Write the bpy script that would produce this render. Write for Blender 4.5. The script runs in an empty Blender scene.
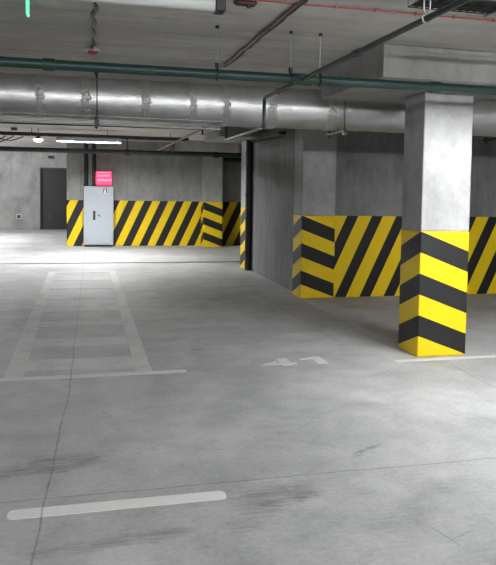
import bpy, bmesh, math, random
from mathutils import Vector, Matrix
random.seed(4)
S = bpy.context.scene
C = S.collection
PI = math.pi

# ------------------------------------------------------------------ materials
def newmat(name):
    m = bpy.data.materials.new(name); m.use_nodes = True
    nt = m.node_tree; nt.nodes.clear()
    out = nt.nodes.new('ShaderNodeOutputMaterial')
    b = nt.nodes.new('ShaderNodeBsdfPrincipled')
    nt.links.new(b.outputs[0], out.inputs[0])
    return m, nt, b

class N:
    """small node-graph builder"""
    def __init__(s, nt): s.nt = nt
    def put(s, sock, v):
        if isinstance(v, bpy.types.NodeSocket): s.nt.links.new(v, sock)
        elif v is not None: sock.default_value = v
    def obj(s):
        n = s.nt.nodes.new('ShaderNodeTexCoord'); return n.outputs['Object']
    def m(s, op, a, b=None, c=None, clamp=False):
        n = s.nt.nodes.new('ShaderNodeMath'); n.operation = op; n.use_clamp = clamp
        s.put(n.inputs[0], a); s.put(n.inputs[1], b)
        if c is not None: s.put(n.inputs[2], c)
        return n.outputs[0]
    def sep(s, v):
        n = s.nt.nodes.new('ShaderNodeSeparateXYZ'); s.put(n.inputs[0], v); return n.outputs
    def map(s, v, scale=(1,1,1), loc=(0,0,0), rot=(0,0,0)):
        n = s.nt.nodes.new('ShaderNodeMapping'); s.put(n.inputs[0], v)
        n.inputs['Scale'].default_value = scale; n.inputs['Location'].default_value = loc
        n.inputs['Rotation'].default_value = rot
        return n.outputs[0]
    def noise(s, v, scale, detail=4, rough=.55, dist=0):
        n = s.nt.nodes.new('ShaderNodeTexNoise'); s.put(n.inputs['Vector'], v)
        n.inputs['Scale'].default_value = scale; n.inputs['Detail'].default_value = detail
        n.inputs['Roughness'].default_value = rough; n.inputs['Distortion'].default_value = dist
        return n.outputs['Fac']
    def rng(s, v, a, b, c=0., d=1.):
        n = s.nt.nodes.new('ShaderNodeMapRange'); s.put(n.inputs[0], v)
        for i, x in enumerate((a, b, c, d)): n.inputs[i+1].default_value = x
        return n.outputs[0]
    def mix(s, f, a, b, mode='MIX'):
        n = s.nt.nodes.new('ShaderNodeMix'); n.data_type = 'RGBA'; n.blend_type = mode
        s.put(n.inputs[0], f); s.put(n.inputs[6], rgba(a)); s.put(n.inputs[7], rgba(b))
        return n.outputs[2]
    def bump(s, h, strength=.3, dist=.01):
        n = s.nt.nodes.new('ShaderNodeBump'); s.put(n.inputs['Height'], h)
        n.inputs['Strength'].default_value = strength; n.inputs['Distance'].default_value = dist
        return n.outputs[0]
def rgba(c):
    if isinstance(c, (tuple, list)): return (c[0], c[1], c[2], 1.)
    return c

def flat(name, col, rough=.5, metal=0., var=.12, emit=None, estr=0.):
    m, nt, b = newmat(name); n = N(nt)
    f = n.noise(n.obj(), 9., 4)
    d = tuple(max(0, x*(1-var)) for x in col); u = tuple(min(1, x*(1+var)) for x in col)
    nt.links.new(n.mix(f, d, u), b.inputs['Base Color'])
    b.inputs['Roughness'].default_value = rough; b.inputs['Metallic'].default_value = metal
    if emit:
        b.inputs['Emission Color'].default_value = rgba(emit); b.inputs['Emission Strength'].default_value = estr
    return m

def concrete(name, lo, hi, streak=(3., 3., .35), boards=None, rough=.8, bump=.25):
    m, nt, b = newmat(name); n = N(nt); o = n.obj()
    a = n.noise(o, .9, 6, .6)
    c = n.noise(n.map(o, streak), 2.4, 6, .62)
    e = n.noise(o, 16., 5, .6)
    t = n.m('ADD', n.m('MULTIPLY', a, .45), n.m('ADD', n.m('MULTIPLY', c, .4), n.m('MULTIPLY', e, .15)))
    t = n.rng(t, .36, .64)
    col = n.mix(t, lo, hi)
    h = e
    if boards:                         # formwork joints: (axis, pitch, width, offset)
        ax, pitch, w, off = boards
        s = n.sep(o)[ax]
        fr = n.m('FRACT', n.m('DIVIDE', n.m('ADD', s, off + 100*pitch), pitch))
        line = n.m('LESS_THAN', fr, w/pitch)
        line = n.m('MULTIPLY', line, n.rng(n.noise(o, 1.3, 3), .4, .6, .25, 1.))
        col = n.mix(n.m('MULTIPLY', line, .5), col, tuple(x*.35 for x in lo))
        h = n.m('SUBTRACT', e, line)
    pits = n.rng(n.noise(o, 38., 2), .70, .76)
    col = n.mix(n.m('MULTIPLY', pits, .35), col, tuple(x*.4 for x in lo))
    nt.links.new(col, b.inputs['Base Color'])
    nt.links.new(n.bump(h, bump, .008), b.inputs['Normal'])
    b.inputs['Roughness'].default_value = rough
    return m

YEL = (.80, .56, .004); BLK = (.0135, .0135, .0145)
def painted(name, factor):             # factor(n, separated xyz) -> 0 yellow / 1 black
    m, nt, b = newmat(name); n = N(nt); o = n.obj()
    f = factor(n, n.sep(o))
    w = n.noise(o, 5., 5)
    y = n.mix(w, tuple(x*.88 for x in YEL), tuple(x*1.08 for x in YEL))
    k = n.mix(w, tuple(x*.8 for x in BLK), tuple(x*1.25 for x in BLK))
    col = n.mix(f, y, k)
    scuff = n.rng(n.noise(n.map(o, (1, 1, 3)), 14., 5, .7), .68, .78)
    col = n.mix(n.m('MULTIPLY', scuff, .25), col, (.25, .24, .21))
    nt.links.new(col, b.inputs['Base Color'])
    nt.links.new(n.bump(n.noise(o, 40., 3), .12, .004), b.inputs['Normal'])
    b.inputs['Roughness'].default_value = .6; b.inputs['Specular IOR Level'].default_value = .3
    return m
def chevron(n, s):                     # slopes down away from the corner at (-.26, -.25)
    d = n.m('ADD', n.m('ADD', s[0], .26), n.m('ADD', s[1], .25))
    zz = n.m('SUBTRACT', n.m('SUBTRACT', 1.235 + 4.1, s[2]), n.m('MULTIPLY', d, .385))
    return n.m('LESS_THAN', n.m('FRACT', n.m('DIVIDE', zz, .41)), .5)
def slant(u0, p, frac, slope=.467):
    def f(n, s):
        u = n.m('SUBTRACT', s[0], n.m('MULTIPLY', s[2], slope))
        return n.m('LESS_THAN', n.m('FRACT', n.m('DIVIDE', n.m('ADD', u, 60*p - u0), p)), frac)
    return f

M = {}
M['wall'] = concrete('wall_concrete', (.10, .10, .099), (.27, .27, .267), (2.0, 2.0, .55), (0, 1.22, .012, .1))
M['wall_light'] = concrete('pale_wall_concrete', (.15, .15, .149), (.35, .35, .346), (1.6, 1.6, .7), (0, 1.22, .012, .1))
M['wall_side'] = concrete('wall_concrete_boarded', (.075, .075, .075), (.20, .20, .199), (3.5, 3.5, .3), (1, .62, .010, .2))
M['column'] = concrete('column_concrete', (.25, .25, .248), (.45, .45, .446), (2.2, 2.2, 1.1))
M['ceiling'] = concrete('ceiling_concrete', (.33, .316, .292), (.62, .594, .55), (.5, 3, 3), (1, 1.22, .018, .12))
M['panel'] = concrete('panel_concrete', (.22, .216, .207), (.37, .362, .346), (3, 3, 1.2))
M['chevron'] = painted('chevron_paint', chevron)
M['slant_near'] = painted('slanted_stripe_paint_near', slant(3.655, .4, .45))
M['slant_far'] = painted('slanted_stripe_paint_far', slant(1.015, .435, .5))
M['green'] = flat('green_pipe_paint', (.008, .036, .029), .42, 0, .2)
M['dkgreen'] = flat('dark_green_pipe_paint', (.012, .030, .027), .4, 0, .2)
M['steel'] = flat('galvanised_steel', (.42, .43, .44), .42, .85, .15)
M['dksteel'] = flat('dark_steel', (.03, .03, .032), .5, .3, .2)
M['castiron'] = flat('cast_iron_black', (.012, .012, .013), .55, .1, .2)
M['redcable'] = flat('red_cable', (.33, .055, .04), .5)
M['darkred'] = flat('dark_red_conduit', (.065, .016, .014), .5, 0, .3)
M['white'] = flat('white_plastic', (.72, .73, .73), .4, 0, .04)
M['redplastic'] = flat('red_plastic', (.5, .04, .05), .4)
M['cabinet'] = flat('grey_cabinet_enamel', (.36, .395, .43), .35, 0, .03)
M['black'] = flat('black_plastic', (.012, .012, .014), .4)
M['door'] = flat('dark_door', (.010, .010, .011), .6, 0, .3)
M['diff_off'] = flat('unlit_diffuser', (.60, .62, .62), .3, 0, .02)
M['tube'] = flat('lit_diffuser', (.8, .8, .8), .3, 0, .01, (.975, .99, 1), 205.)
M['tube_near'] = flat('lit_near_diffuser', (.8, .8, .8), .3, 0, .01, (.975, .99, 1), 98.)
M['tube_far'] = flat('lit_far_diffuser', (.8, .8, .8), .3, 0, .01, (.99, 1, 1), 235.)
M['bulb'] = flat('lit_bulb', (.8, .8, .8), .3, 0, .01, (1, .97, .93), 6.)
M['signface'] = flat('lit_red_face', (.6, .02, .05), .3, 0, .03, (1., .012, .035), 2.2)
M['signtext'] = flat('lit_pale_red_marks', (.8, .3, .35), .3, 0, .03, (1., .045, .07), 2.2)
M['green_lit'] = flat('lit_green_panel', (.1, .8, .4), .3, 0, .02, (.10, 1., .36), .6)

# duct foil
m, nt, b = newmat('foil_insulation'); n = N(nt); o = n.obj()
cr = n.noise(n.map(o, (1., 1., 1.)), 7., 3, .5, .6)
fine = n.noise(n.map(o, (1.4, 1, 1)), 26., 2, .5, .3)
h = n.m('ADD', n.m('MULTIPLY', cr, .8), n.m('MULTIPLY', fine, .2))
nt.links.new(n.mix(cr, (.55, .55, .555), (.80, .80, .805)), b.inputs['Base Color'])
b.inputs['Metallic'].default_value = .95
nt.links.new(n.rng(cr, .3, .7, .36, .50), b.inputs['Roughness'])
nt.links.new(n.bump(h, .42, .018), b.inputs['Normal'])
M['foil'] = m
m, nt, b = newmat('foil_tape'); n = N(nt); o = n.obj()
cr = n.noise(n.map(o, (2.0, 1., 1.)), 24., 3, .6, 1.4)
nt.links.new(n.mix(cr, (.60, .60, .60), (.92, .92, .91)), b.inputs['Base Color'])
b.inputs['Metallic'].default_value = .95; b.inputs['Roughness'].default_value = .30
nt.links.new(n.bump(cr, .9, .018), b.inputs['Normal'])
M['tape'] = m

# floor concrete: base colour, then the stains, the painted mid-floor dimness and sawn joints that also run over the road paint
FLO, FHI = (.285, .29, .29), (.535, .54, .54)
def floor_base(n, o):
    big = n.noise(o, .6, 5, .6); mid = n.noise(o, 2.6, 8, .62, .4); fin = n.noise(o, 34., 4, .65)
    t = n.m('ADD', n.m('MULTIPLY', big, .40), n.m('ADD', n.m('MULTIPLY', mid, .38), n.m('MULTIPLY', fin, .22)))
    col = n.mix(n.rng(t, .38, .62), FLO, FHI)
    scuff = n.rng(n.noise(n.map(o, (1, 1.5, 1), rot=(0, 0, .6)), 5.5, 9, .72, .8), .57, .66)
    col = n.mix(n.m('MULTIPLY', scuff, .30), col, (.20, .20, .20))
    fleck = n.rng(n.noise(n.map(o, (1, 1, 1), (3, 7, 0)), 13., 7, .75), .68, .72)
    return n.mix(n.m('MULTIPLY', fleck, .30), col, (.60, .60, .59)), mid, fin
def seg(n, X, Y, p, q, w):
    dx, dy = q[0]-p[0], q[1]-p[1]; L = math.hypot(dx, dy); dx /= L; dy /= L
    a = n.m('SUBTRACT', X, p[0]); c = n.m('SUBTRACT', Y, p[1])
    u = n.m('ADD', n.m('MULTIPLY', a, dx), n.m('MULTIPLY', c, dy))
    v = n.m('ABSOLUTE', n.m('SUBTRACT', n.m('MULTIPLY', c, dx), n.m('MULTIPLY', a, dy)))
    return n.m('MULTIPLY', n.rng(v, w, w*.3), n.m('MULTIPLY', n.m('GREATER_THAN', u, 0.), n.m('LESS_THAN', u, L)))
def floor_marks(n, o, col, mid):
    sx = n.sep(o); X, Y = sx[0], sx[1]
    rag = n.noise(o, 4.5, 8, .68, .3)
    def ell(cx, cy, rx, ry, rot, soft):
        c_, s_ = math.cos(rot), math.sin(rot)
        dx = n.m('SUBTRACT', X, cx); dy = n.m('SUBTRACT', Y, cy)
        u = n.m('DIVIDE', n.m('ADD', n.m('MULTIPLY', dx, c_), n.m('MULTIPLY', dy, s_)), rx)
        v = n.m('DIVIDE', n.m('SUBTRACT', n.m('MULTIPLY', dy, c_), n.m('MULTIPLY', dx, s_)), ry)
        r = n.m('SQRT', n.m('ADD', n.m('MULTIPLY', u, u), n.m('MULTIPLY', v, v)))
        r = n.m('ADD', r, n.m('MULTIPLY', n.m('SUBTRACT', rag, .5), 2.2))
        return n.rng(r, 1., 1.-soft, 0., 1.)
    smear = n.rng(n.noise(n.map(o, (2.2, 20., 1.), rot=(0, 0, .45)), 2.0, 6, .6, .8), .40, .60, .25, 1.)
    for (cx, cy, rx, ry, rot, soft, k) in ((-.20, 4.36, .42, .15, .30, .30, .62), (.98, 3.66, .30, .16, .2, .5, .55), (.85, 3.45, .34, .14, .5, .6, .40),
            (.15, 3.33, .50, .07, .12, .5, .50), (1.62, 4.13, .10, .03, .9, .5, .6), (1.76, 4.23, .13, .025, .5, .5, .6), (1.28, 4.75, .35, .08, .1, .8, .25),
            (1.45, 3.25, .55, .16, .55, .8, .30), (2.0, 3.6, .35, .10, .5, .8, .28), (2.1, 5.1, .4, .08, -.1, .8, .22), (-.35, 9.4, .9, 2.2, 0, .8, .60), (1.7, 10.4, 1.2, 2.2, 0, .9, .40),
            (-2.0, 10., 1.4, 2.8, 0, .8, .60), (.3, 11.3, .6, 1.6, 0, .9, .50)):  # the wide patches mix stains with painted dimness of the unlit middle floor
        e = n.m('MULTIPLY', ell(cx, cy, rx, ry, rot, soft), smear)
        col = n.mix(n.m('MULTIPLY', e, k), col, (.115, .117, .117))
    for (x0, w) in ((3.50, .05), (2.62, .05)):          # tyre streaks in the bay
        e = n.m('MULTIPLY', n.m('LESS_THAN', n.m('ABSOLUTE', n.m('SUBTRACT', X, x0)), w), n.rng(n.noise(n.map(o, (8, .6, 1)), 1.5, 3), .45, .7))
        col = n.mix(n.m('MULTIPLY', n.m('MULTIPLY', e, n.m('GREATER_THAN', Y, 6.9)), .22), col, (.13, .13, .128))
    wob = n.m('MULTIPLY', n.m('SUBTRACT', n.noise(n.map(o, (0, 1, 0)), 1.1, 4), .5), .045)
    yy = n.m('SUBTRACT', Y, 5.96)
    jx = n.m('ADD', n.m('ADD', n.m('MULTIPLY', yy, .0102), n.m('MULTIPLY', n.m('MINIMUM', yy, 0.), .0278)), n.m('ADD', wob, -.115))
    j = n.rng(n.m('ABSOLUTE', n.m('SUBTRACT', X, jx)), .008, .002, 0., .52)
    wob2 = n.m('MULTIPLY', n.m('SUBTRACT', n.noise(n.map(o, (1, 0, 0)), 1.2, 5), .5), .05)
    j = n.m('MAXIMUM', j, n.rng(n.m('ABSOLUTE', n.m('SUBTRACT', Y, n.m('ADD', wob2, 3.885))), .006, .0015, 0., .75))
    for p, q, w, k in (((3.342, 6.3), (3.287, 5.0), .007, .45), ((1.617, 3.14), (1.665, 2.93), .006, .40), ((1.613, 2.97), (1.81, 3.06), .006, .35),
                       ((1.36, 4.27), (1.66, 4.27), .005, .35), ((.65, 8.9), (3.0, 9.1), .02, .25)):
        j = n.m('MAXIMUM', j, n.m('MULTIPLY', seg(n, X, Y, p, q, w), k))
    j = n.m('MULTIPLY', j, n.rng(rag, .32, .58, .45, 1.))
    return n.mix(j, col, (.055, .055, .055)), j
def roadpaint(name, lo, hi, wear):
    m, nt, b = newmat(name); n = N(nt); o = n.obj()
    t = n.noise(o, 6., 6, .65)
    w = n.rng(n.m('ADD', n.m('MULTIPLY', n.noise(o, 2.4, 7, .7), .6), n.m('MULTIPLY', n.noise(o, 19., 5, .72), .4)), wear-.10, wear+.07, 0., 1.)
    base, mid, fin = floor_base(n, o)
    col, j = floor_marks(n, o, n.mix(w, n.mix(t, lo, hi), base), mid)
    nt.links.new(col, b.inputs['Base Color']); b.inputs['Roughness'].default_value = .65
    b.inputs['Specular IOR Level'].default_value = .35
    return m
M['paint_fresh'] = roadpaint('white_road_paint', (.66, .66, .64), (.80, .80, .78), .70)
M['paint_worn'] = roadpaint('worn_road_paint', (.50, .50, .49), (.64, .64, .62), .57)
M['paint_faint'] = roadpaint('faint_road_paint', (.48, .48, .47), (.56, .56, .55), .50)
M['paint_number'] = roadpaint('number_road_paint', (.58, .58, .57), (.70, .70, .68), .62)
m, nt, b = newmat('floor_concrete'); n = N(nt); o = n.obj()
col, mid, fin = floor_base(n, o)
col, j = floor_marks(n, o, col, mid)
nt.links.new(col, b.inputs['Base Color'])
nt.links.new(n.rng(mid, .3, .7, .56, .72), b.inputs['Roughness']); b.inputs['Specular IOR Level'].default_value = .35
nt.links.new(n.bump(n.m('SUBTRACT', n.m('MULTIPLY', fin, .25), j), .22, .006), b.inputs['Normal'])
M['floor'] = m

# ------------------------------------------------------------------ mesh helpers
def box(bm, x0, x1, y0, y1, z0, z1):
    v = [bm.verts.new((x, y, z)) for z in (z0, z1) for y in (y0, y1) for x in (x0, x1)]
    for f in ((0, 2, 3, 1), (4, 5, 7, 6), (0, 1, 5, 4), (2, 6, 7, 3), (0, 4, 6, 2), (1, 3, 7, 5)):
        bm.faces.new([v[i] for i in f])
def prism(bm, pts, z0, z1):
    a = [bm.verts.new((x, y, z0)) for x, y in pts]; b_ = [bm.verts.new((x, y, z1)) for x, y in pts]
    k = len(pts)
    bm.faces.new(b_); bm.faces.new(list(reversed(a)))
    for i in range(k): bm.faces.new([a[i], a[(i+1) % k], b_[(i+1) % k], b_[i]])
def tube(bm, path, r, seg=16, cap=True, closed=False):
    P = [Vector(p) for p in path]; rings = []
    k = len(P)
    up = None
    for i, p in enumerate(P):
        if closed: d = (P[(i+1) % k]-P[i-1])
        else: d = (P[min(i+1, k-1)]-P[max(i-1, 0)])
        d.normalize()
        if up is None or abs(up.dot(d)) > .99:
            up = Vector((0, 0, 1)) if abs(d.z) < .9 else Vector((1, 0, 0))
        u = (up - d*up.dot(d)).normalized(); w = d.cross(u); up = u
        rr = r[i] if isinstance(r, (list, tuple)) else r
        rings.append([bm.verts.new(p + (u*math.cos(2*PI*q/seg) + w*math.sin(2*PI*q/seg))*rr) for q in range(seg)])
    rng = range(k) if closed else range(k-1)
    for i in rng:
        a, b_ = rings[i], rings[(i+1) % k]
        for q in range(seg): bm.faces.new([a[q], a[(q+1) % seg], b_[(q+1) % seg], b_[q]])
    if cap and not closed:
        bm.faces.new(list(reversed(rings[0]))); bm.faces.new(rings[-1])
def rounded(path, rad=.06, k=6):         # rounds the corners of a polyline
    P = [Vector(p) for p in path]; out = [P[0]]
    for i in range(1, len(P)-1):
        a = (P[i-1]-P[i]).normalized(); c = (P[i+1]-P[i]).normalized()
        A = P[i]+a*rad; B = P[i]+c*rad
        for q in range(k+1):
            t_ = q/k; out.append(A*(1-t_)**2 + P[i]*2*t_*(1-t_) + B*t_*t_)
    out.append(P[-1]); return out
def obj(name, bm, mat, parent=None, smooth=False, bevel=0., label=None):
    bmesh.ops.recalc_face_normals(bm, faces=bm.faces[:])
    if bevel:
        es = [e for e in bm.edges if len(e.link_faces) == 2 and e.calc_face_angle(0) > .6]
        bmesh.ops.bevel(bm, geom=es, offset=bevel, segments=2, affect='EDGES', profile=.5)
    me = bpy.data.meshes.new(name); bm.to_mesh(me); bm.free()
    if smooth:
        for p in me.polygons: p.use_smooth = True
        try: me.set_sharp_from_angle(angle=.7)
        except Exception: pass
    o_ = bpy.data.objects.new(name, me); C.objects.link(o_); me.materials.append(mat)
    if parent: o_.parent = parent
    if label: o_['label'] = label
    return o_
def bxo(name, d, mat, parent=None, bevel=0., label=None):
    bm = bmesh.new(); box(bm, *d); return obj(name, bm, mat, parent, False, bevel, label)
def tbo(name, path, r, mat, parent=None, seg=16, label=None, closed=False):
    bm = bmesh.new(); tube(bm, path, r, seg, True, closed); return obj(name, bm, mat, parent, True, 0, label)
def thing(name, label, cat, loc=(0, 0, 0), group=None, rz=0.):
    o_ = bpy.data.objects.new(name, None); C.objects.link(o_)
    o_.location = loc; o_.rotation_euler = (0, 0, rz); o_.empty_display_size = .1
    return tag(o_, label, cat, group)
def tag(o_, label, cat, group=None):
    o_['label'] = label; o_['category'] = cat
    if group: o_['group'] = group
    return o_
def struct(o_, label=None, cat=None):
    o_['kind'] = 'structure'
    if label: o_['label'] = label
    if cat: o_['category'] = cat
    return o_
def kids(o_): return [c for c in C.objects if c.parent == o_]
def dup(root, loc, label, group=None):
    r = root.copy(); C.objects.link(r); r.location = loc; r['label'] = label
    if group: r['group'] = group
    for ch in kids(root):
        c = ch.copy(); C.objects.link(c); c.parent = r
        for g in kids(ch):
            d = g.copy(); C.objects.link(d); d.parent = c
    return r

# ------------------------------------------------------------------ setting
ZC = 2.85; ZB = 1.235
struct(bxo('floor', (-7.2, 9.2, -5.2, 28.4, -.2, 0), M['floor']), 'grey polished concrete garage floor with stains and sawn joints', 'floor')
struct(bxo('ceiling', (-7.2, 9.2, -5.2, 28.4, ZC, ZC+.25), M['ceiling']), 'bare grey concrete slab ceiling of the garage', 'ceiling')
struct(bxo('wall_left', (-7.2, -7, -5.2, 28.4, 0, ZC), M['wall_side']), 'concrete side wall at the far left', 'wall')
struct(bxo('wall_right', (9, 9.2, -5.2, 28.4, 0, ZC), M['wall_side']), 'concrete side wall at the far right', 'wall')
struct(bxo('wall_near', (-7, 9, -5.2, -5, 0, ZC), M['wall']), 'concrete wall at the near end of the garage', 'wall')
# bay wall with the diagonal stripes, behind the front column
w = struct(bxo('wall_bay', (3.62, 9, 10.42, 10.62, ZB, ZC), M['wall']), 'concrete wall with slanted stripes behind the front column', 'wall')
bxo('painted_band', (3.62, 9, 10.42, 10.62, 0, ZB), M['slant_near'], w, 0, 'band of slanted black and yellow stripes')
# passage wall
w = struct(bxo('wall_passage', (3.2, 3.4, 10.86, 14.27, 0, ZC), M['wall_side']), 'dim bare concrete wall running back from the striped pilaster', 'wall')
# far wall with cabinet and stripes
w = struct(bxo('wall_far', (-.45, 9, 20.4, 20.6, ZB, ZC), M['wall_light']), 'far concrete wall with slanted stripes behind the grey cabinet', 'wall')
bxo('painted_band', (-.45, 9, 20.4, 20.6, 0, ZB), M['slant_far'], w, 0, 'band of slanted black and yellow stripes')
struct(bxo('wall_return', (-.45, -.25, 20.6, 28, 0, ZC), M['wall_side']), 'concrete return wall beside the dark doorway', 'wall')
# back wall with a doorway
bm = bmesh.new()
box(bm, -7, -1.55, 28, 28.2, 0, ZC); box(bm, -1.55, -.45, 28, 28.2, 2.25, ZC)
struct(obj('wall_back', bm, M['wall_light']), 'pale concrete back wall at the far left', 'wall')
d = struct(bxo('door_1', (-1.55, -.45, 28.12, 28.17, 0, 2.25), M['door']), 'dark doorway in the back wall', 'door')
bm = bmesh.new(); box(bm, -1.55, -1.50, 28.02, 28.12, 0, 2.25); box(bm, -1.50, -.45, 28.02, 28.12, 2.20, 2.25)
obj('door_frame', bm, M['dksteel'], d)
bm = bmesh.new(); box(bm, -1.25, -1.13, 28.07, 28.12, .40, .58)
obj('door_vent', bm, M['dksteel'], d)

# ------------------------------------------------------------------ columns
def column(x0, y0, label, depth=.5, ztop=2.575, width=.52):
    t = thing('concrete_column', label, 'column', (x0+.26, y0+.25, 0), 'striped concrete columns')
    bm = bmesh.new(); box(bm, -.26, width-.26, -.25, depth-.25, ZB, ztop)
    obj('shaft', bm, M['column'], t, False, .012)
    bm = bmesh.new(); box(bm, -.262, width-.258, -.252, depth-.248, 0, ZB)
    obj('painted_band', bm, M['chevron'], t, False, .012, 'band of black and yellow chevrons')
    return t
column(3.145, 6.48, 'nearest free-standing concrete column with bright black and yellow chevrons on its foot', .46)
column(3.11, 10.39, 'dim concrete pilaster with chevrons on the corner of the slant-striped wall', .46)
column(3.105, 14.275, 'narrow sliver of chevron-striped column behind the upright black drainpipe')
column(3.15, 19.9, 'far chevron-striped column standing against the slant-striped far wall', .5)

def drop_panel(pts, label):
    bm = bmesh.new(); prism(bm, pts, 2.575, ZC)
    t = obj('drop_panel', bm, M['panel'], None, False, .006)
    return tag(t, label, 'ceiling slab', 'concrete drop panels above the columns')
drop_panel([(2.42, 5.79), (3.97, 5.79), (3.97, 7.45), (2.42, 7.45)], 'thick concrete slab block on top of the nearest striped column')
drop_panel([(2.42, 9.7), (3.97, 9.7), (3.97, 10.41), (3.19, 10.41), (3.19, 11.5), (2.42, 11.5)], 'concrete slab block above the dim striped pilaster')
drop_panel([(2.42, 13.5), (3.19, 13.5), (3.19, 14.28), (3.97, 14.28), (3.97, 15.3), (2.42, 15.3)], 'concrete slab block above the column behind the black drainpipe')
drop_panel([(2.42, 19.2), (3.97, 19.2), (3.97, 20.39), (2.42, 20.39)], 'concrete slab block above the far striped column')

# ------------------------------------------------------------------ foil duct
duct = thing('ventilation_duct', 'large silver foil wrapped round duct running across under the ceiling', 'duct', (0, 8.0, 2.525))
RD = .222
bm = bmesh.new(); seg = 40
xs = [-7 + i*.125 for i in range(129)]
rings = []
for x in xs:
    rr = RD + random.uniform(-.004, .004)
    rings.append([bm.verts.new((x, math.cos(2*PI*q/seg)*(rr+random.uniform(-.002, .002)), math.sin(2*PI*q/seg)*(rr+random.uniform(-.002, .002)))) for q in range(seg)])
for a, c in zip(rings[:-1], rings[1:]):
    for q in range(seg): bm.faces.new([a[q], a[(q+1) % seg], c[(q+1) % seg], c[q]])
obj('duct_body', bm, M['foil'], duct, True)
for x in (-2.4, -1.2, -.42, .02, .62, 1.12, 1.47, 1.98, 2.72, 3.9, 5.1):
    bm = bmesh.new(); a = []
    k = 10; wd = random.uniform(.07, .11) if x != 2.72 else .20; sg = 72
    off = [random.uniform(-.016, .016) for q in range(sg)]
    for i in range(k+1):
        xx = x - wd/2 + wd*i/k
        rr = RD + (.005 if 0 < i < k else .002); jt = .0055 if 0 < i < k else .001
        a.append([bm.verts.new((xx + off[q] + random.uniform(-.003, .003), math.cos(2*PI*q/sg)*(rr+random.uniform(-jt*.4, jt)), math.sin(2*PI*q/sg)*(rr+random.uniform(-jt*.4, jt)))) for q in range(sg)])
    for r0, r1 in zip(a[:-1], a[1:]):
        for q in range(sg): bm.faces.new([r0[q], r0[(q+1) % sg], r1[(q+1) % sg], r1[q]])
    obj('tape_band', bm, M['tape'], duct, False, 0, 'crinkled shiny tape band')
# trapeze hangers of the duct
def duct_hanger(x, label):
    t = thing('duct_hanger', label, 'hanger', (x, 8.0, 2.30), 'threaded rod hangers of the foil duct')
    zb = -.010
    for y in (-.262, .262):
        rod = tbo('threaded_rod', [(0, y, -.07), (0, y, ZC-2.30)], .0055, M['dksteel'], t, 8)
        for z0 in (zb-.045, zb+.002):
            bm = bmesh.new(); tube(bm, [(0, y, z0), (0, y, z0+.015)], .018, 6); obj('nut', bm, M['dksteel'], rod)
        bm = bmesh.new(); tube(bm, [(0, y, ZC-2.30-.03), (0, y, ZC-2.30)], .02, 8); obj('ceiling_anchor', bm, M['dksteel'], rod, True)
    bm = bmesh.new(); box(bm, -.022, .022, -.30, .30, zb-.030, zb)
    obj('cross_bar', bm, M['dksteel'], t, False, .003)
    bm = bmesh.new(); box(bm, -.022, .022, -.29, -.245, -.075, -.012); obj('rubber_clamp', bm, M['black'], t, False, .008)
    return t
h0 = duct_hanger(.126, 'leftmost rod hanger holding the foil duct above the hatched floor box')
dup(h0, (2.79, 8.0, 2.30), 'rod hanger crossing the foil duct just left of the nearest column')
dup(h0, (4.86, 8.0, 2.30), 'rod hanger under the foil duct right of the nearest column')
t = tbo('electrical_conduit', [(-6.97, 7.84, 2.250), (1.42, 7.84, 2.250)], .009, M['steel'], None, 10)
tag(t, 'lower of the two thin pale conduits along the underside of the foil duct', 'pipe')
t = tbo('electrical_conduit', [(-6.97, 7.79, 2.330), (1.42, 7.79, 2.330)], .007, M['steel'], None, 10)
tag(t, 'upper of the two thin pale conduits along the underside of the foil duct', 'pipe')

# ------------------------------------------------------------------ green pipework
pw = thing('sprinkler_pipework', 'dark green sprinkler main across the ceiling with its angled branch pipe', 'pipe', (1.656, 5.6, 2.485))
tbo('main_pipe', [(-6.96-1.656, 0, 0), (8.96-1.656, 0, 0)], .037, M['green'], pw, 20, 'long green pipe')
zl = 2.205-2.485
path = rounded([(0, -5.5, 0), (0, 1.26, 0), (0, 1.26, zl), (0, 3.22, zl), (0, 3.22, -.015), (0, 11.6, -.015)], .05)
tbo('branch_pipe', path, .0165, M['dkgreen'], pw, 14, 'thinner dark branch pipe')
bm = bmesh.new(); tube(bm, [(-.075, 0, 0), (.075, 0, 0)], .045, 18); tube(bm, [(0, -.075, 0), (0, .075, 0)], .024, 16)
obj('cross_fitting', bm, M['green'], pw, True)
for p, ax in (((-1.9, 0, 0), 0), ((1.15, 0, 0), 0), ((0, 5.05, -.015), 1), ((0, 9., -.015), 1), ((0, -1.2, 0), 1)):
    bm = bmesh.new(); p = Vector(p); d_ = Vector((.04, 0, 0)) if ax == 0 else Vector((0, .04, 0))
    tube(bm, [p-d_, p+d_], .046 if ax == 0 else .023, 16)
    obj('coupling', bm, M['green'], pw, True)
for y in (5.05, 3.2):
    bm = bmesh.new(); tube(bm, [(0, y, -.02), (0, y, -.09)], [.014, .010], 10); tube(bm, [(0, y, -.09), (0, y, -.097)], .028, 12)
    obj('sprinkler_head', bm, M['dksteel'], pw, True)
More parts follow.
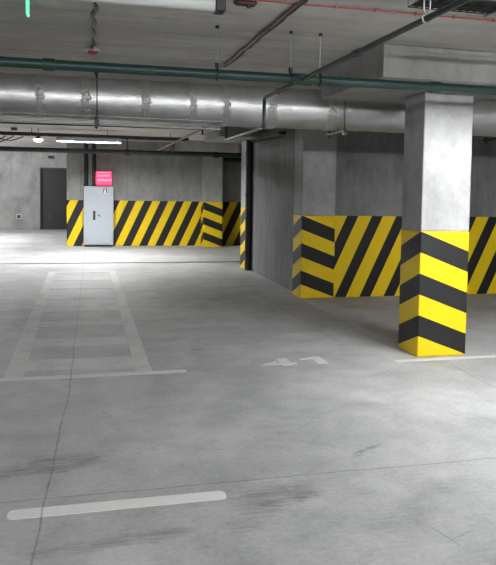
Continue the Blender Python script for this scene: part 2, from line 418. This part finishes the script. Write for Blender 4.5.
# pipe hangers on the main
def pipe_hanger(x, label):
    t = thing('pipe_hanger', label, 'hanger', (x, 5.6, 2.485), 'thin rod hangers above the green main pipe')
    tbo('rod', [(0, 0, .060), (0, 0, ZC-2.485)], .0038, M['steel'], t, 8)
    tbo('ring_clamp', [(0, math.cos(2*PI*i/20)*.044, math.sin(2*PI*i/20)*.044) for i in range(20)], .006, M['dksteel'], t, 8, None, True)
    bm = bmesh.new(); tube(bm, [(0, 0, .045), (0, 0, .085)], .016, 8); obj('swivel_nut', bm, M['dksteel'], t, True)
    bm = bmesh.new(); tube(bm, [(0, 0, ZC-2.485-.02), (0, 0, ZC-2.485)], .015, 8); obj('anchor', bm, M['dksteel'], t, True)
    return t
p0 = pipe_hanger(.977, 'rod hanger on the green main beside the dark red conduit')
dup(p0, (1.56, 5.6, 2.485), 'rod hanger on the green main just left of the pipe crossing')
dup(p0, (1.80, 5.6, 2.485), 'rod hanger on the green main just right of the pipe crossing')
# chain hanger of the branch
ch = thing('chain_hanger', 'small steel chain link hanger holding the dark green branch pipe', 'hanger', (1.656, 3.42, 2.485))
tbo('ring_clamp', [(math.cos(2*PI*i/20)*.023, 0, math.sin(2*PI*i/20)*.023) for i in range(20)], .006, M['steel'], ch, 8, None, True)
def link(z, flip):
    pts = []
    for i in range(24):
        a = 2*PI*i/24; u, v = math.cos(a)*.017, math.sin(a)*.017 + (.022 if math.sin(a) > 0 else -.022)
        pts.append((u, 0, z+v) if flip else (0, u, z+v))
    return pts
tbo('chain_link', link(.066, True), .0045, M['steel'], ch, 8, None, True)
tbo('chain_link', link(.135, False), .0045, M['steel'], ch, 8, None, True)
tbo('drop_rod', [(0, 0, .165), (0, 0, ZC-2.485)], .006, M['steel'], ch, 8)

# far dark pipes in front of far wall
t = thing('drain_pipe', 'long dark pipe running across above the far striped wall', 'pipe', (0, 19.5, 2.50))
tbo('pipe_run', [(-7, 0, -.012), (4.6, 0, .012)], .062, M['dkgreen'], t, 16)
for x in (-2.6, 1.08, 3.4):
    bm = bmesh.new(); tube(bm, [(x-.07, 0, 0), (x+.07, 0, 0)], .078, 16); obj('coupling', bm, M['dksteel'], t, True)
    bm = bmesh.new(); box(bm, x-.012, x+.012, -.012, .012, .05, (2.575 if x == 3.4 else ZC)-2.50); obj('strap', bm, M['dksteel'], t)
t = tbo('drain_pipe', [(3.70, 20.05, 2.40), (5.2, 20.05, 2.40)], .062, M['dkgreen'], None, 16)
tag(t, 'short dark pipe right of the far striped column', 'pipe')
t = thing('upright_drainpipe', 'upright black drainpipe at the end of the dim bare wall', 'pipe', (3.135, 14.185, 0))
tbo('pipe', [(0, 0, 0), (0, 0, 2.574)], .062, M['castiron'], t, 20)
for z in (.35, 1.5, 2.3):
    bm = bmesh.new(); tube(bm, [(0, 0, z-.04), (0, 0, z+.04)], .069, 20); obj('socket_collar', bm, M['castiron'], t, True)
# edge trunking over passage wall
t = bxo('cable_trunking', (2.98, 3.10, 11.3, 13.45, 2.49, 2.53), M['dksteel'], None, .004)
tag(t, 'pale metal trunking running back along the top of the dim bare wall', 'cable tray')

# ------------------------------------------------------------------ ceiling wiring
t = thing('alarm_cable', 'thin bright red cable clipped along the ceiling near the top', 'cable', (0, 4.72, 2.838))
pts = [(.94 + i*.2, random.uniform(-.006, .006), 0) for i in range(40)]
tbo('cable', pts, .005, M['redcable'], t, 8)
for x in (1.35, 1.62, 1.90, 2.2, 2.49, 2.80):
    bm = bmesh.new(); box(bm, x-.007, x+.007, -.012, .012, -.008, .012); obj('clip', bm, M['redcable'], t, False, .002)
t = thing('junction_box', 'small dark and red junction box at the end of the red ceiling cable', 'junction box', (.99, 4.80, 2.820))
bm = bmesh.new(); box(bm, -.03, .10, -.04, .04, .0, .03); obj('box', bm, M['darkred'], t, False, .005)
bm = bmesh.new(); tube(bm, [(.05, -.02, 0), (.05, -.02, -.022)], .016, 12); obj('cable_gland', bm, M['black'], t, True)
bm = bmesh.new(); box(bm, -.045, -.03, -.03, .03, .01, .03); obj('bracket', bm, M['dksteel'], t)
pts = [(1.352 + .006*math.sin(i*1.3) + random.uniform(-.006, .006), 4.45 + i*.15, ZC-.022) for i in range(20)]
t = thing('conduit_bundle', 'dark red corrugated conduit crossing the ceiling towards the green main', 'cable', (0, 0, 0))
tbo('conduit', pts, .0155, M['darkred'], t, 10)
pts = [(x+.026+random.uniform(-.004, .004), y, z+.006) for x, y, z in pts]
tbo('cable', pts, .009, M['black'], t, 8)
# smoke detector and its cable
pts = [(.073 + .010*math.sin(i*1.7) + random.uniform(-.004, .004), 4.78 + i*.115, ZC-.012) for i in range(19)]
t = tbo('detector_cable', pts, .011, M['black'], None, 8)
tag(t, 'wavy black cable on the ceiling between lamp and smoke detector', 'cable')
t = thing('smoke_detector', 'small white smoke detector with red body above the foil duct', 'smoke detector', (.075, 6.88, ZC))
bm = bmesh.new(); tube(bm, [(0, 0, 0), (0, 0, -.018), (0, 0, -.030)], [.075, .075, .065], 24); obj('base', bm, M['white'], t, True)
bm = bmesh.new(); tube(bm, [(0, 0, -.030), (0, 0, -.052), (0, 0, -.062)], [.048, .044, .02], 20); obj('sensor_head', bm, M['redplastic'], t, True)
# wire cable tray at top right
t = thing('wire_cable_tray', 'grey mesh cable tray hanging at the upper right ceiling', 'cable tray', (1.92, 3.95, 2.75))
bm = bmesh.new()
for i in range(8): tube(bm, [(0, i*.04, 0), (5.0, i*.04, 0)], .0035, 6)
for s_ in (0, .28):
    tube(bm, [(0, s_, .05), (5.0, s_, .05)], .0035, 6)
for i in range(101):
    x = i*.05
    tube(bm, [(x, 0, .05), (x, 0, 0), (x, .28, 0), (x, .28, .05)], .003, 5)
obj('wire_mesh', bm, M['dksteel'], t)
for k_ in range(5):
    tbo('data_cable', [(.02+i*.4, .04+.05*k_+random.uniform(-.01, .01), .013) for i in range(13)], .008, M['dksteel'], t, 6)
for x in (.55, 2.5, 4.4):
    bm = bmesh.new(); tube(bm, [(x, .30, -.01), (x, .30, .10)], .005, 6); tube(bm, [(x, -.02, -.01), (x, -.02, .10)], .005, 6); box(bm, x-.015, x+.015, -.03, .31, -.018, -.005)
    obj('support', bm, M['steel'], t)
# far cable tray
t = thing('cable_ladder', 'long cable ladder hanging above the lit far tube lamp', 'cable tray', (0, 16.8, 2.69))
for y in (0, .28): bxo('side_rail', (-6.97, 2.3, y-.004, y+.004, 0, .06), M['dksteel'], t)
for i in range(30): bxo('rung', (-6.7+i*.31-.012, -6.7+i*.31+.012, .004, .276, .004, .02), M['dksteel'], t)
for k_ in range(4):
    tbo('cable', [(-7+i*.5, .05+.06*k_+random.uniform(-.015, .015), .035) for i in range(19)], .014, M['black'], t, 6)
for x in (-2.6, -1.1, .5, 1.9):
    tbo('threaded_rod', [(x, .14, .02), (x, .14, ZC-2.69)], .008, M['dksteel'], t, 6)
t = tbo('thin_conduit', [(-7, 13, 2.60), (2.3, 13, 2.655)], .012, M['dksteel'], None, 8)
tag(t, 'thin dark conduit crossing the ceiling between foil duct and lit far lamp', 'pipe')
t = thing('slack_cables', 'slack black cables drooping from the cable ladder at the far left', 'cable', (0, 16.7, 2.68))
for k_, (a, c_, s_) in enumerate(((-2.3, -1.45, .17), (-1.9, -1.25, .12), (-2.6, -1.6, .24))):
    tbo('cable', [(a+(c_-a)*i/14, -.02*k_, .02 - s_*math.sin(PI*i/14) - .05*(i/14)) for i in range(15)], .012, M['black'], t, 6)
bm = bmesh.new(); box(bm, -1.50, -1.38, -.06, .06, .09, .15); obj('splice_box', bm, M['black'], t, False, .01)

# ------------------------------------------------------------------ lamps
def tube_lamp(loc, L, label, lit, mat=None, rt=.044, skirt=None, hang=0.):
    zt = -.018 - rt
    t = thing('tube_lamp', label, 'lamp', loc, 'ceiling tube lamps')
    bm = bmesh.new(); box(bm, -L/2, L/2, -.055, .055, -.022, 0); obj('housing', bm, M['white'], t, False, .006)
    bm = bmesh.new(); tube(bm, [(-L/2+.05, 0, zt), (L/2-.05, 0, zt)], rt, 20); obj('diffuser', bm, mat or M['diff_off'], t, True)
    if skirt:  # side skirts added to cut off the lamp's light at low angles
        for s_ in (-1, 1):
            bm = bmesh.new(); prism(bm, [(-L/2, s_*.05), (L/2, s_*.05), (L/2, s_*.128), (-L/2, s_*.128)], -.008, -.003); box(bm, -L/2, L/2, s_*.125-.003, s_*.125+.003, -skirt, -.005)
            obj('cutoff_skirt', bm, M['white'], t)
    for s_ in (-1, 1):
        bm = bmesh.new(); box(bm, s_*(L/2-.025)-.032, s_*(L/2-.025)+.032, -.06, .06, zt-rt-.006, .0); obj('end_cap', bm, M['black'], t, False, .008)
        if hang: tbo('hanger_rod', [(s_*(L/2-.2), 0, -.002), (s_*(L/2-.2), 0, hang)], .005, M['dksteel'], t, 8)
    return t
tube_lamp((.21, 4.72, ZC), 1.30, 'white tube lamp with dark end cap on the near ceiling at the top edge', False)
tube_lamp((.11, 17.0, 2.69), 1.40, 'bright lit tube lamp above the far cabinet', True, M['tube_far'], .032, .100)
tube_lamp((3.75, 4.60, 2.50), 1.3, 'lit tube lamp hanging in front of the nearest column', True, M['tube'], .020, .053, ZC-2.50)
tube_lamp((-3.6, 23.0, ZC), 1.3, 'lit tube lamp on the ceiling before the back wall', True, M['tube_far'])
for x in (-1.0, 2.2, 5.4):
    tube_lamp((x, -1.8, ZC), 1.3, 'lit tube lamp in the row on the ceiling behind the viewer', True, M['tube_near'])
t = thing('dome_lamp', 'small lit dome lamp hanging left of the lit far tube lamp', 'lamp', (-.97, 17.0, 2.69))
bm = bmesh.new(); tube(bm, [(0, 0, .0), (0, 0, -.03), (0, 0, -.07)], [.03, .05, .10], 20); obj('shade', bm, M['dksteel'], t, True)
bm = bmesh.new(); tube(bm, [(0, 0, -.07), (0, 0, -.10), (0, 0, -.125), (0, 0, -.135)], [.094, .085, .05, .015], 20); obj('bulb', bm, M['bulb'], t, True)
tbo('stem', [(0, 0, 0), (0, 0, ZC-2.69)], .010, M['dksteel'], t, 8)
# green exit sign seen edge-on
t = thing('exit_sign', 'green lit sign panel seen nearly edge on at the upper left ceiling', 'sign', (-.355, 5.14, ZC))
bm = bmesh.new(); box(bm, -.006, .006, -.06, .06, -.125, -.03); obj('lit_panel', bm, M['green_lit'], t)
bm = bmesh.new(); box(bm, -.02, .02, -.18, .18, -.03, 0); obj('mounting_rail', bm, M['steel'], t, False, .003)

# ------------------------------------------------------------------ cabinet and sign
cab = thing('utility_cabinet', 'pale grey metal cabinet against the far slant-striped wall', 'cabinet', (.37, 20.235, 0))
bm = bmesh.new(); box(bm, -.385, .385, -.15, .15, .05, 1.61); obj('body', bm, M['cabinet'], cab, False, .006)
bm = bmesh.new(); box(bm, -.36, .36, -.12, .15, 0, .05); obj('plinth', bm, M['black'], cab)
dr = bxo('door', (-.372, .372, -.168, -.151, .07, 1.595), M['cabinet'], cab, .004)
bm = bmesh.new(); box(bm, -.145, -.085, -.180, -.168, .72, .96); box(bm, -.130, -.100, -.205, -.180, .78, .90)
obj('handle', bm, M['black'], dr, False, .005, 'black lever handle')
bm = bmesh.new(); tube(bm, [(.005, -.168, .84), (.005, -.182, .84)], .022, 14); tube(bm, [(.04, -.168, .80), (.04, -.180, .80)], .014, 12); obj('lock', bm, M['dksteel'], dr, True)
bm = bmesh.new(); box(bm, .105, .225, -.1715, -.168, 1.42, 1.57); st = obj('sticker', bm, M['white'], dr)
bm = bmesh.new(); box(bm, .115, .143, -.174, -.1715, 1.43, 1.56); box(bm, .187, .215, -.174, -.1715, 1.43, 1.56)
obj('sticker_mark', bm, M['black'], dr)
bm = bmesh.new(); box(bm, .143, .187, -.174, -.1715, 1.53, 1.56); obj('sticker_bar', bm, M['redplastic'], dr, False, 0, 'red bar')
sg = thing('warning_light_box', 'glowing red light box above the grey cabinet', 'sign', (.51, 20.40, 1.64))
bm = bmesh.new(); box(bm, -.21, .21, -.09, 0, 0, .37); obj('housing', bm, M['redplastic'], sg, False, .006)
bm = bmesh.new(); box(bm, -.20, .20, -.102, -.09, .01, .36); fc = obj('lit_face', bm, M['signface'], sg, False, .003)
bm = bmesh.new()
for zz, ws in ((.235, (.04, .03, .05, .035, .04, .05)), (.115, (.05, .035, .045, .04, .03, .04, .03))):
    x = -.165
    for w_ in ws:
        box(bm, x, x+w_, -.105, -.102, zz+random.uniform(-.006, .004), zz+.045+random.uniform(-.008, .008)); x += w_+.014
box(bm, -.17, .16, -.105, -.102, .325, .345)
obj('faded_marks', bm, M['signtext'], fc)
for x, lb in ((.052, 'left upright dark conduit rising from the grey cabinet'), (.255, 'right upright dark conduit rising from the grey cabinet beside the red light box')):
    t = thing('wall_conduit', lb, 'pipe', (x, 20.335, 1.615), 'upright conduits above the cabinet')
    tbo('pipe', [(0, 0, 0), (0, 0, ZC-1.615)], .052, M['castiron'], t, 16)
    bm = bmesh.new(); tube(bm, [(0, 0, 0), (0, 0, .05)], .064, 16); obj('collar', bm, M['castiron'], t, True)
# back wall details
t = thing('wall_box', 'small grey junction box low on the back wall', 'box', (-2.27, 28, .47))
bm = bmesh.new(); box(bm, -.09, .09, -.06, 0, -.09, .09); obj('box', bm, M['steel'], t, False, .008)
bm = bmesh.new(); box(bm, -.06, .06, -.066, -.06, -.06, .06); obj('lid', bm, M['dksteel'], t, False, .003)
t = thing('security_camera', 'small dark camera above the dark doorway', 'camera', (-1.18, 28, 2.64))
bm = bmesh.new(); box(bm, -.03, .03, -.05, 0, -.04, .04); obj('bracket', bm, M['dksteel'], t, False, .004)
bm = bmesh.new(); tube(bm, [(-.06, -.08, 0), (.10, -.13, -.02)], .048, 12); obj('camera_body', bm, M['dksteel'], t, True)

# ------------------------------------------------------------------ floor markings
ZP0, ZP1 = .0005, .003
def rect(bm, x0, x1, y0, y1): box(bm, x0, x1, y0, y1, ZP0, ZP1)
def rounded_strip(bm, x0, x1, y0, y1, r):
    pts = []
    for cx, cy, a0 in ((x1-r, y1-r, 0), (x0+r, y1-r, 90), (x0+r, y0+r, 180), (x1-r, y0+r, 270)):
        for i in range(5):
            a = math.radians(a0+i*22.5); pts.append((cx+r*math.cos(a), cy+r*math.sin(a)))
    prism(bm, pts, ZP0, ZP1)
GL = 'painted parking lines on the floor'
bm = bmesh.new(); rounded_strip(bm, -.365, .722, 3.665, 3.775, .035)
tag(obj('parking_line', bm, M['paint_fresh']), 'short bright white line on the floor nearest the viewer', 'floor marking', GL)
bm = bmesh.new(); rounded_strip(bm, -1.9, .868, 6.335, 6.435, .03)
tag(obj('parking_line', bm, M['paint_number']), 'long pale line along the front edge of the hatched floor box', 'floor marking', GL)
bm = bmesh.new(); rounded_strip(bm, 2.86, 5.4, 6.325, 6.41, .03)
tag(obj('parking_line', bm, M['paint_number']), 'white line at the foot of the nearest striped column', 'floor marking', GL)
bm = bmesh.new(); rect(bm, 3.09, 3.19, 7.05, 10.2)
tag(obj('parking_line', bm, M['paint_faint']), 'faint worn line running from the nearest column back to the dim pilaster', 'floor marking', GL)
hb = thing('hatched_box', 'worn white hatched box painted on the floor at the left', 'floor marking', (0, 0, 0))
bm = bmesh.new(); prism(bm, [(-.655, 6.44), (-.50, 6.44), (-.52, 14.3), (-.64, 14.3)], ZP0, ZP1); obj('side_line', bm, M['paint_worn'], hb)
bm = bmesh.new(); prism(bm, [(.44, 6.44), (.575, 6.44), (.575, 14.3), (.46, 14.3)], ZP0, ZP1); obj('side_line', bm, M['paint_worn'], hb)
for y0, y1, sk in ((6.66, 7.05, -.10), (7.62, 8.0, 0), (8.7, 9.02, .05), (9.72, 10.02, .05), (10.8, 11.1, 0), (11.9, 12.2, 0), (12.95, 13.2, 0), (14.1, 14.3, 0)):
    bm = bmesh.new(); prism(bm, [(-.505, y0), (.445, y0+sk), (.445, y1), (-.505, y1)], ZP0, ZP1)
    obj('cross_bar', bm, M['paint_worn'], hb)
# bay number 41
nb = thing('bay_number', 'white painted bay number 41 on the floor beside the column', 'floor marking', (0, 0, 0))
bm = bmesh.new()
prism(bm, [(1.575, 6.450), (1.605, 6.500), (1.730, 6.585), (1.775, 6.560), (1.690, 6.500), (1.775, 6.500), (1.775, 6.450)], ZP0, ZP1)
prism(bm, [(1.765, 6.395), (1.765, 6.690), (1.865, 6.690), (1.865, 6.395)], ZP0, ZP1+.0006)
prism(bm, [(1.865, 6.450), (1.865, 6.500), (1.915, 6.500), (1.915, 6.450)], ZP0, ZP1)
obj('digit', bm, M['paint_number'], nb, False, 0, 'digit 4')
bm = bmesh.new()
prism(bm, [(1.985, 6.590), (1.985, 6.635), (2.060, 6.660), (2.105, 6.690), (2.205, 6.690), (2.205, 6.405), (2.105, 6.405), (2.105, 6.610)], ZP0, ZP1)
obj('digit', bm, M['paint_number'], nb, False, 0, 'digit 1')
# drain channel
dc = thing('trench_drain', 'thin dark drain channel crossing the floor before the far wall', 'drain', (0, 15.85, 0))
bm = bmesh.new(); box(bm, -7, 9, -.10, -.07, .0, .004); box(bm, -7, 9, .07, .10, .0, .004); obj('frame', bm, M['steel'], dc)
bm = bmesh.new(); box(bm, -7, 9, -.07, .07, .0, .003); obj('grate', bm, M['dksteel'], dc)

# ------------------------------------------------------------------ world, camera
wd = bpy.data.worlds.new('World'); S.world = wd; wd.use_nodes = True
wd.node_tree.nodes['Background'].inputs[0].default_value = (.5, .52, .55, 1); wd.node_tree.nodes['Background'].inputs[1].default_value = .1
F, CX, CY = 732.62, 284.93, 238.18
yaw, pitch, roll = -.26797, .06675, .01736
cy_, sy_ = math.cos(yaw), math.sin(yaw); cp, sp = math.cos(pitch), math.sin(pitch); cr_, sr_ = math.cos(roll), math.sin(roll)
r_ = Vector((cy_, sy_, 0)); f_ = Vector((-sy_*cp, cy_*cp, -sp)); u_ = r_.cross(f_)
r2 = r_*cr_ + u_*sr_; u2 = u_*cr_ - r_*sr_
cam = bpy.data.cameras.new('camera'); co = bpy.data.objects.new('camera', cam); C.objects.link(co)
Mx = Matrix(((r2.x, u2.x, -f_.x, 0), (r2.y, u2.y, -f_.y, 0), (r2.z, u2.z, -f_.z, 1.62), (0, 0, 0, 1)))
co.matrix_world = Mx
cam.sensor_fit = 'HORIZONTAL'; cam.sensor_width = 36.; cam.lens = F/496*36
# blender's shift unit is the larger render dimension for AUTO, the width for HORIZONTAL
cam.shift_x = (248-CX)/496; cam.shift_y = (CY-282.5)/496
cam.clip_start = .05; cam.clip_end = 100
S.camera = co
S.view_settings.view_transform = 'Standard'; S.view_settings.look = 'None'
S.view_settings.gamma = 1; S.view_settings.use_curve_mapping = False
S.view_settings.exposure = 1.72
